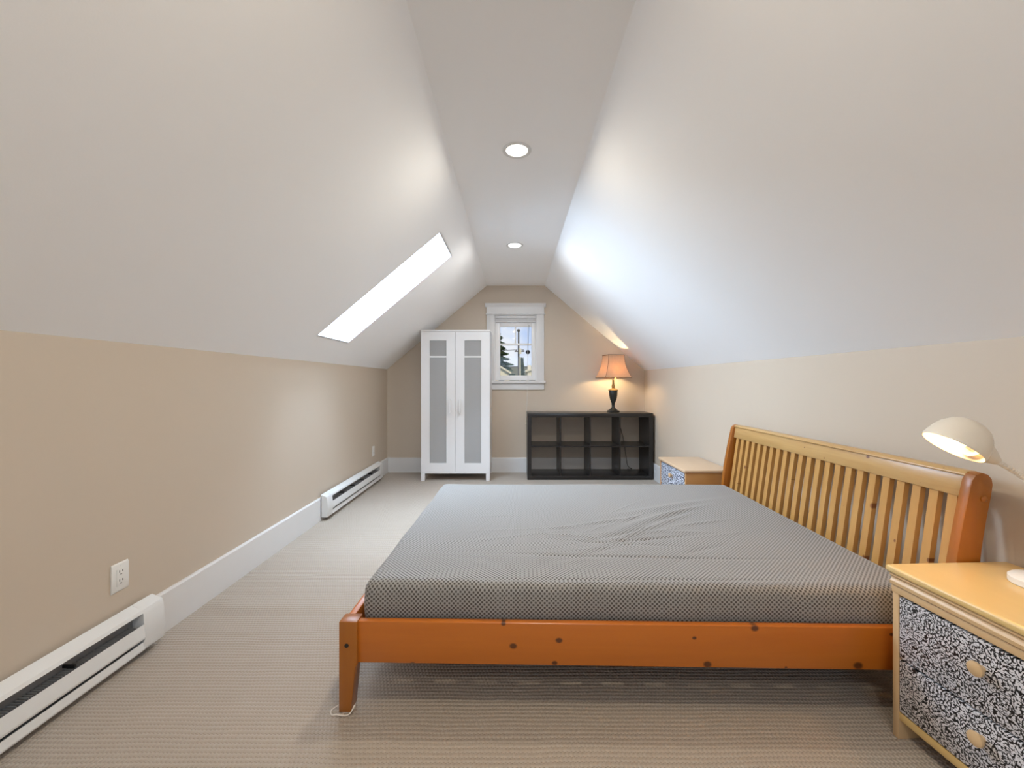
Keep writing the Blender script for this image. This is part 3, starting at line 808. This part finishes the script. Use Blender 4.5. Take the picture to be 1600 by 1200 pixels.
# ------------------------------------------------------------------ mattress in its fitted sheet
def mattress():
    u0, u1, v0, v1, z0, z1, r = .066, 2.088, .062, BW - .075, .263, .432, .034
    nx, ny = 230, 170
    def coords(a, b, n):
        e = [a + r * (1 - math.cos(t * math.pi / 2 / 6)) for t in range(6)]
        inner = list(np.linspace(a + r, b - r, n))
        return e + inner + [a + b - q for q in reversed(e)]
    X, Y, Z = coords(u0, u1, nx), coords(v0, v1, ny), coords(z0, z1, 5)
    verts, idx, faces = [], {}, []
    lo = np.array([u0 + r, v0 + r, z0 + r]); hi = np.array([u1 - r, v1 - r, z1 - r])
    rng = np.random.default_rng(3)
    # creases: (x, y, angle deg, half length, width, height)
    cre = []
    for k in range(26):
        a = rng.uniform(-12, 50)
        cre.append((1.12 + rng.normal(0, .22), .60 + rng.normal(0, .20), a, rng.uniform(.05, .22), rng.uniform(.006, .014), rng.uniform(-.0022, .0028)))
    cre += [(1.30, .66, 38, .30, .016, .006), (1.18, .60, 30, .22, .012, -.004), (1.22, .50, 12, .20, .008, -.005), (1.15, .30, -1, .36, .007, -.0045),
            (0.80, .30, -4, .16, .007, -.003), (1.0, .10, 1, .50, .008, -.003), (1.45, .86, 30, .25, .02, .004), (.9, .52, -8, .2, .009, .003), (1.38, .80, 34, .34, .022, .005), (1.05, .72, 22, .26, .014, .0035), (.75, .62, 8, .22, .010, .002), (1.02, .45, -6, .26, .007, -.003), (1.5, 1.0, 24, .3, .03, .004), (1.55, .72, 20, .16, .012, .003)]
    def wr(x, y):
        h = 0.0
        for cx, cy, a, L, w, amp in cre:
            a = math.radians(a); dx, dy = x - cx, y - cy
            t = dx * math.cos(a) + dy * math.sin(a); s = -dx * math.sin(a) + dy * math.cos(a)
            if abs(t) < 2.4 * L and abs(s) < 3.2 * w:
                h += 1.9 * amp * math.exp(-(t / L) ** 2 - (s / w) ** 2)
        h += .0035 * math.sin(2.1 * x + 1.0) * math.sin(2.6 * y + .4) + .0012 * math.sin(9 * x + 3 * y) * math.sin(7 * y - 2 * x)
        return h
    def vid(i, j, k):
        key = (i, j, k)
        if key not in idx:
            p = np.array([X[i], Y[j], Z[k]]); c = np.clip(p, lo, hi); d = p - c; L = np.linalg.norm(d)
            if L > 1e-9: p = c + d / L * r
            x, y, z = p
            if k == len(Z) - 1 or z > z1 - r * .6:
                f = min(1, max(0, (z - (z1 - r)) / r))
                z += wr(x, y) * f
            tz = (z - z0) / (z1 - z0)
            b = .010 * math.sin(math.pi * min(1, max(0, tz)))
            ed = .003 * math.sin(x * 11 + 1) + .002 * math.sin(x * 27)
            if y < v0 + r: y -= (b + ed) * (1 - (y - v0) / r)
            if y > v1 - r: y += b * (1 - (v1 - y) / r)
            if x < u0 + r: x -= (b * .8 + .002 * math.sin(y * 15)) * (1 - (x - u0) / r)
            idx[key] = len(verts); verts.append((x, y, z))
        return idx[key]
    I, J, K = len(X) - 1, len(Y) - 1, len(Z) - 1
    uvm = []
    def proj(p):
        p = np.array(p, float); c = np.clip(p, lo, hi); d = p - c; L = np.linalg.norm(d)
        return c + d / L * r if L > 1e-9 else p
    def arc(pts):
        q = [proj(p) for p in pts]; out = [0.0]
        for a, b in zip(q, q[1:]): out.append(out[-1] + float(np.linalg.norm(b - a)))
        return out
    mxv, myv, mzv = (u0 + u1) / 2, (v0 + v1) / 2, (z0 + z1) / 2
    AU = arc([(x, myv, z1) for x in X]); AV = arc([(mxv, y, z1) for y in Y]); AZ = arc([(mxv, v0, z) for z in Z])
    luv = []
    def add(q, mode):
        faces.append(tuple(vid(*t) for t in q)); uvm.append(mode)
        for (i, j, k) in q:
            luv.append((AU[i], AV[j]) if mode == 0 else ((AU[i], AZ[k] - AZ[-1]) if mode == 1 else (AZ[k] - AZ[-1], AV[j])))
    for i in range(I):
        for j in range(J):
            add(((i, j, K), (i + 1, j, K), (i + 1, j + 1, K), (i, j + 1, K)), 0)
    for i in range(0, I):
        for k in range(K):
            add(((i, 0, k), (i + 1, 0, k), (i + 1, 0, k + 1), (i, 0, k + 1)), 1)
            add(((i + 1, J, k), (i, J, k), (i, J, k + 1), (i + 1, J, k + 1)), 1)
    for j in range(J):
        for k in range(K):
            add(((0, j + 1, k), (0, j, k), (0, j, k + 1), (0, j + 1, k + 1)), 2)
            add(((I, j, k), (I, j + 1, k), (I, j + 1, k + 1), (I, j, k + 1)), 2)
    faces.append(tuple(vid(*t) for t in ((0, 0, 0), (0, J, 0), (I, J, 0), (I, 0, 0)))); uvm.append(0)
    me = bpy.data.meshes.new('mattress'); me.from_pydata(verts, [], faces)
    uv = me.uv_layers.new(name='cloth')
    luv += [(0.0, 0.0)] * 4
    uv.data.foreach_set('uv', [c for p in luv for c in p])
    me.shade_smooth()
    me.materials.append(M['sheet'])
    o = bpy.data.objects.new('mattress', me); C.objects.link(o)
    o.location = BO; o.rotation_euler = (0, 0, BR)
    return tag(o, 'queen mattress in a grey dotted fitted sheet on the pine bed', 'mattress')
mattress()

# ------------------------------------------------------------------ nightstands (fronts face -x; y runs 0 .. -w towards the viewpoint)
def nightstand(loc, rz, w, d, h, drawers, fabric, side, label, mould, topm='maple'):
    t = tag(empty('nightstand', loc, rz), label, 'nightstand')
    ov = .012
    st = .020
    topz = h - .024
    part(MB().box(.004, d, -st, 0, 0, topz), 'side_panel', side, t, bevel=0.002)
    part(MB().box(.004, d, -w, -w + st, 0, topz), 'side_panel', side, t, bevel=0.002)
    part(MB().box(d - .006, d, -w + st, -st, .04, topz), 'back_panel', side, t)
    part(MB().box(-ov, d, -w - ov, ov, topz, h), 'top', topm, t, bevel=0.009, bseg=4)
    if mould:
        zz = topz
        pr = [(.03, zz), (-.006, zz), (-.006, zz - .006), (.000, zz - .012), (-.002, zz - .020), (-.006, zz - .024), (-.005, zz - .034), (.002, zz - .040), (.000, zz - .046), (.002, zz - .062), (.03, zz - .062)]
        part(MB().prism(pr, 'Y', -w, 0), 'moulding', 'maple_z', t, smooth=True)
    lo = drawers[-1][0]
    part(MB().box(.006, .026, -w + st, -st, lo - .030, lo - .004), 'bottom_rail', 'maple', t, bevel=0.002)
    for a, b in drawers:
        dz = (a + b) / 2
        dr = MB().box(0, .018, -(w - 2 * st - .006) / 2, (w - 2 * st - .006) / 2, -(b - a) / 2, (b - a) / 2).build('drawer', fabric, t, bevel=0.002)
        dr.location = (.004, -w / 2, dz)
        MB().box(.018, d - .03, -(w - 2 * st - .02) / 2, (w - 2 * st - .02) / 2, -(b - a) / 2 + .01, (b - a) / 2 - .03).build('drawer_box', side, dr)
        MB().lathe([(.001, -.002), (.008, -.002), (.008, .010), (.017, .014), (.0195, .019), (.0185, .024), (.012, .027), (.001, .028)], 24, (0, 0, .024), Matrix.Rotation(-math.pi / 2, 3, 'Y')).build('knob', 'maple_z', dr, smooth=True)['label'] = 'round pale wooden knob'
    return t
nightstand((1.244, 1.350, 0), math.radians(2.5), .50, .412, .558, ((.268, .464), (.094, .262)), 'damask', 'maple_z',
           'pale wood nightstand with black and white damask drawers holding the desk lamp', True)
nightstand((1.305, 3.665, 0), 0.0, .545, .355, .490, ((.275, .455), (.075, .268)), 'damask_blue', 'oak',
           'wooden nightstand with blue and white drawers between bed and cube shelf', False, 'beech')

# ------------------------------------------------------------------ desk lamp
DLX, DLY, DLZ = 1.550, 1.205, .558
dl = tag(empty('desk_lamp', (DLX, DLY, DLZ)), 'lit cream gooseneck desk lamp with domed shade on the nightstand', 'lamp')
MB().lathe([(.001, 0), (.061, 0), (.064, .003), (.064, .019), (.058, .024), (.030, .027), (.014, .031), (.010, .040), (.001, .040)], 40).build('base', 'plastic', dl, smooth=True)
n_ = Vector((-.57, .10, -.815)).normalized()           # direction the opening faces
oc = Vector((1.362, 1.272, .958)) - Vector((DLX, DLY, DLZ))
zax = -n_
xax = Vector((1, 0, 0)); xax = (xax - zax * xax.dot(zax)).normalized(); yax = zax.cross(xax)
R3 = Matrix((xax, yax, zax)).transposed()
RO = .077
dome_o = [(RO, 0.0), (RO + .001, .006), (RO * .985, .022), (RO * .93, .042), (RO * .82, .062), (RO * .64, .080), (RO * .42, .091), (RO * .2, .096), (.001, .097)]
dome_i = [(.001, .093), (RO * .2, .092), (RO * .40, .087), (RO * .61, .077), (RO * .79, .059), (RO * .90, .040), (RO * .955, .021), (RO - .002, .004), (RO - .002, 0.0)]
m = MB(); m.lathe(dome_o + dome_i + [(RO, 0.0)], 40, oc, R3, caps=False)
ds = m.build('lamp_shade', 'cream', dl, smooth=True)
# collar from the side of the dome down to the neck
att = oc + R3 @ Vector((RO * .80, 0, .040))
end = Vector((1.512, 1.262, .900)) - Vector((DLX, DLY, DLZ))
dirc = (end - att).normalized()
pts = [att + dirc * t for t in (-.004, .01, .025, .042, .058, .070)]
MB().tube(pts, [.034, .034, .031, .025, .017, .012], 20).build('collar', 'cream', dl, smooth=True)
neck = smooth_path([pts[-1], Vector((1.560, 1.255, .868)) - Vector((DLX, DLY, DLZ)), Vector((1.592, 1.245, .815)) - Vector((DLX, DLY, DLZ)), Vector((.046, .006, .17)), Vector((.020, 0, .09)), Vector((0, 0, .035))], 26)
rad = [(.0085 if i % 2 else .0070) for i in range(len(neck))]
MB().tube(neck, rad, 10).build('gooseneck', 'cream', dl, smooth=True)
MB().lathe([(.004, 0), (.004, .008), (.001, .009)], 10, att + R3 @ Vector((-.002, 0, .030)), R3).build('switch', 'black', dl)
# socket and bulb lying across the dome, from the collar side
sk0 = oc + R3 @ Vector((RO * .78, 0, .040)); sk1 = oc + R3 @ Vector((.030, 0, .040))
MB().tube([sk0, sk0.lerp(sk1, .5), sk1], [.017, .017, .015], 16).build('socket', 'plastic', dl, smooth=True)
bz = (sk1 - sk0).normalized(); bx_ = bz.orthogonal().normalized(); by_ = bz.cross(bx_)
MB().lathe([(.001, 0), (.012, 0), (.013, .010), (.020, .024), (.0245, .040), (.022, .054), (.013, .064), (.001, .067)], 22, sk1, Matrix((bx_, by_, bz)).transposed()).build('bulb', emis('desk_bulb', (1.0, 0.56, 0.19), DESK_BULB), dl, smooth=True)

# ================================================================== outside the gable window
GZ = -3.2
M['grass'] = plain('dry_grass', (0.16, 0.17, 0.06), 0.95, 0.3, 0.6)
M['stucco'] = plain('cream_stucco', (0.72, 0.62, 0.42), 0.8, 0.06, 2)
M['roof'] = plain('olive_shingle', (0.16, 0.145, 0.085), 0.9, 0.25, 3)
M['roof_d'] = plain('dark_shingle', (0.06, 0.055, 0.045), 0.9, 0.3, 3)
M['leaf_d'] = plain('conifer_green', (0.045, 0.075, 0.022), 0.8, 0.5, 6)
M['leaf_c'] = plain('cypress_green', (0.07, 0.085, 0.03), 0.8, 0.4, 6)
M['bark'] = plain('brown_bark', (0.10, 0.065, 0.04), 0.9, 0.3, 10)
M['pole'] = plain('weathered_pole', (0.14, 0.12, 0.10), 0.9, 0.2, 4)
M['win'] = plain('dark_window_glass', (0.03, 0.035, 0.04), 0.1, 0.1, 4)
struct(MB().box(-80, 80, 6.5, 160, GZ - .2, GZ).build('ground', 'grass'), 'grassy ground far below the gable window', 'ground')

def house(cx, y, w, d, eave, ridge, wallm, roofm, label, rz=0, chimney=None):
    h = tag(empty('neighbour_house', (cx, y, GZ), rz), label, 'house')
    e, r = eave - GZ, ridge - GZ
    part(MB().prism([(-w / 2, 0), (w / 2, 0), (w / 2, e), (0, r - .12), (-w / 2, e)], 'Y', 0, d), 'wall', wallm, h)
    s = (r - e) / (w / 2); o = .35
    for sg in (-1, 1):
        part(MB().prism([(0, r - .06), (sg * (w / 2 + o), e - o * s - .06), (sg * (w / 2 + o), e - o * s + .08), (0, r + .08)], 'Y', -.35, d + .35), 'roof', roofm, h)
    for sg in (-1, 1):
        part(MB().prism([(0, r - .20), (sg * (w / 2 + o), e - o * s - .20), (sg * (w / 2 + o), e - o * s + .07), (0, r + .07)], 'Y', -.42, -.35), 'barge_board', 'stucco', h)
    for zz in (e * .35, e * .75):
        for xx in (-w * .25, w * .25):
            f = part(MB().box(xx - .5, xx + .5, -.06, 0, zz - .6, zz + .6), 'window_frame', 'trim', h)
            MB().box(xx - .42, xx + .42, -.075, -.06, zz - .52, zz + .52).build('pane', 'win', f)
    if chimney:
        part(MB().box(chimney[0], chimney[0] + .5, 1.2, 1.7, e, chimney[1] - GZ), 'chimney', 'stucco', h)
    return h
def at(px, py, Dd): return ((px - 803) * Dd / F_PX, CAM_Z + (597 - py) * Dd / F_PX)
# cream house on the left, its gable end towards the room
x_, z_ = at(772, 566, 60); xe, ze = at(799, 583, 60)
house(x_, 60, 2 * (xe - x_ - .35), 7, ze + .25, z_, 'stucco', 'roof_d', 'cream stucco neighbour house with a low gable beside the conifer')
# long olive roof in the distance (ridge across the view)
def long_house(px0, px1, py_top, Dd, label):
    x0, zt2 = at(px0, py_top, Dd); x1, _ = at(px1, py_top, Dd)
    h = tag(empty('neighbour_house', ((x0 + x1) / 2, Dd, GZ)), label, 'house')
    w = x1 - x0; r = zt2 - GZ; e = r - 3.2; d = 8.0
    part(MB().prism([(0, 0), (d, 0), (d, e), (d / 2, r - .15), (0, e)], 'X', -w / 2, w / 2), 'wall', 'stucco', h)
    part(MB().prism([(-.4, e - .35), (d / 2, r - .1), (d / 2, r + .1), (-.4, e - .15)], 'X', -w / 2 - .3, w / 2 + .3), 'roof', 'roof', h)
    part(MB().prism([(d + .4, e - .35), (d / 2, r - .1), (d / 2, r + .1), (d + .4, e - .15)], 'X', -w / 2 - .3, w / 2 + .3), 'roof', 'roof', h)
    part(MB().box(-w / 2 - .3, w / 2 + .3, d / 2 - .15, d / 2 + .15, r + .02, r + .16), 'ridge_cap', 'roof_d', h)
    return h
long_house(720, 900, 572.5, 84, 'long low house with an olive shingle roof beyond the utility pole')
x_, z_ = at(838, 574, 55); xw, _ = at(820.5, 574, 55)
house(x_, 55, 2 * (x_ - xw - .35), 7, z_ - .35, z_, 'stucco', 'trim', 'cream house with a pale roof and chimney beside the utility pole', chimney=(-1.15, z_ + .35))
px_, pz_ = at(812.6, 558, 44)
sp_ = tag(empty('sunlit_pole_stand_in', (px_, 44, GZ)), 'added cream post standing in for the sunlit part of the utility pole', 'post')  # added post, its cream colour painting the sunlit stretch of the utility pole
MB().lathe([(.10, 0), (.10, .1), (.075, .12), (.065, pz_ - GZ), (.001, pz_ - GZ)], 12).build('shaft', 'stucco', sp_, smooth=True)
MB().lathe([(.001, 0), (.16, 0), (.16, .05), (.001, .05)], 12).build('foot_plate', 'stucco', sp_)

# utility pole with crossarm, transformer and wires
PD = 40.0
px_, pz_ = at(810.3, 518, PD)
up = tag(empty('utility_pole', (px_, PD, GZ)), 'dark wooden utility pole with crossarm and transformer outside the window', 'pole')
hgt = pz_ - GZ
MB().lathe([(.11, 0), (.075, hgt), (.001, hgt)], 12).build('post', 'pole', up, smooth=True)
MB().lathe([(.001, 0), (.05, 0), (.17, .16), (.15, .25), (.05, .32), (.001, .32)], 12, (0, 0, hgt - .08)).build('top_insulator', 'pole', up, smooth=True)
za = at(0, 549, PD)[1] - GZ
MB().box(-.40, .55, -.16, -.08, za - .06, za + .03).build('crossarm', 'pole', up)
for xx in (-.34, -.22, .36, .49):
    MB().lathe([(.001, 0), (.035, 0), (.05, .07), (.035, .13), (.001, .13)], 10, (xx, -.12, za + .03)).build('insulator', 'pole', up)
MB().lathe([(.001, -.26), (.13, -.26), (.135, .22), (.07, .27), (.001, .27)], 16, (.13, -.27, za)).build('transformer', 'stucco', up, smooth=True)
for xx, dz in ((-.34, .15), (.36, .15), (.49, .15)):
    MB().tube(smooth_path([(xx - 22, 3, za + .9), (xx - 11, 1.5, za - .1), (xx, -.12, za + dz)], 6), .010, 5).build('wire', 'black', up)

# trees: leafy tufts on a trunk
def tuft_mesh(n, fx, seed, size):
    rnd = random.Random(seed); m = MB()
    for _ in range(n):
        c, out = fx(rnd)
        c = Vector(c); o = Vector(out).normalized(); s = o.orthogonal().normalized()
        s = Matrix.Rotation(rnd.uniform(0, 6.28), 3, o) @ s
        L = size * rnd.uniform(.6, 1.4); w = L * .28
        m.quad(c - s * w, c + o * L * .5 - s * w * .7, c + o * L, c + o * L * .5 + s * w * .7, c + s * w)
    return m
def conifer(px, py_top, Dd, spread, label):
    x, zt2 = at(px, py_top, Dd)
    t = tag(empty('conifer_tree', (x, Dd, GZ)), label, 'tree')
    H_ = zt2 - GZ
    MB().lathe([(.30, 0), (.03, H_), (.001, H_)], 10).build('trunk', 'bark', t, smooth=True)
    def fx(r):
        k = r.random() ** .8; z = H_ * (.12 + .88 * k)
        tier = .55 + .45 * math.sin(z * 7.0)
        rad = spread * (1 - k) ** .8 * tier * r.uniform(.25, 1.0) + .03; a = r.uniform(0, 6.28)
        return (rad * math.cos(a), rad * math.sin(a), z - rad * .25), (math.cos(a), math.sin(a), -.1 + r.uniform(-.3, .3))
    f = tuft_mesh(9000, fx, 5, .62).build('foliage', 'leaf_d', t, fix=False); f['kind'] = 'stuff'
conifer(775, 519, 77, 5.2, 'tall dark conifer rising beside the cream house')
def cypress(px, py_top, Dd, rad0, label):
    x, zt2 = at(px, py_top, Dd)
    t = tag(empty('cypress_tree', (x, Dd, GZ)), label, 'tree')
    H_ = zt2 - GZ
    MB().lathe([(.08, 0), (.02, H_ * .9), (.001, H_ * .9)], 8).build('trunk', 'bark', t, smooth=True)
    def fx(r):
        k = r.random(); z = H_ * (.08 + .90 * k); rad = rad0 * math.sin(math.pi * min(1, (1 - k) * .62 + .04)) ** .7 * r.uniform(.55, 1); a = r.uniform(0, 6.28)
        return (rad * math.cos(a), rad * math.sin(a), z), (math.cos(a) * .5, math.sin(a) * .5, 1)
    f = tuft_mesh(3200, fx, 9, .35).build('foliage', 'leaf_c', t, fix=False); f['kind'] = 'stuff'
cypress(815.3, 560, 66, .40, 'slim columnar cypress just right of the utility pole')
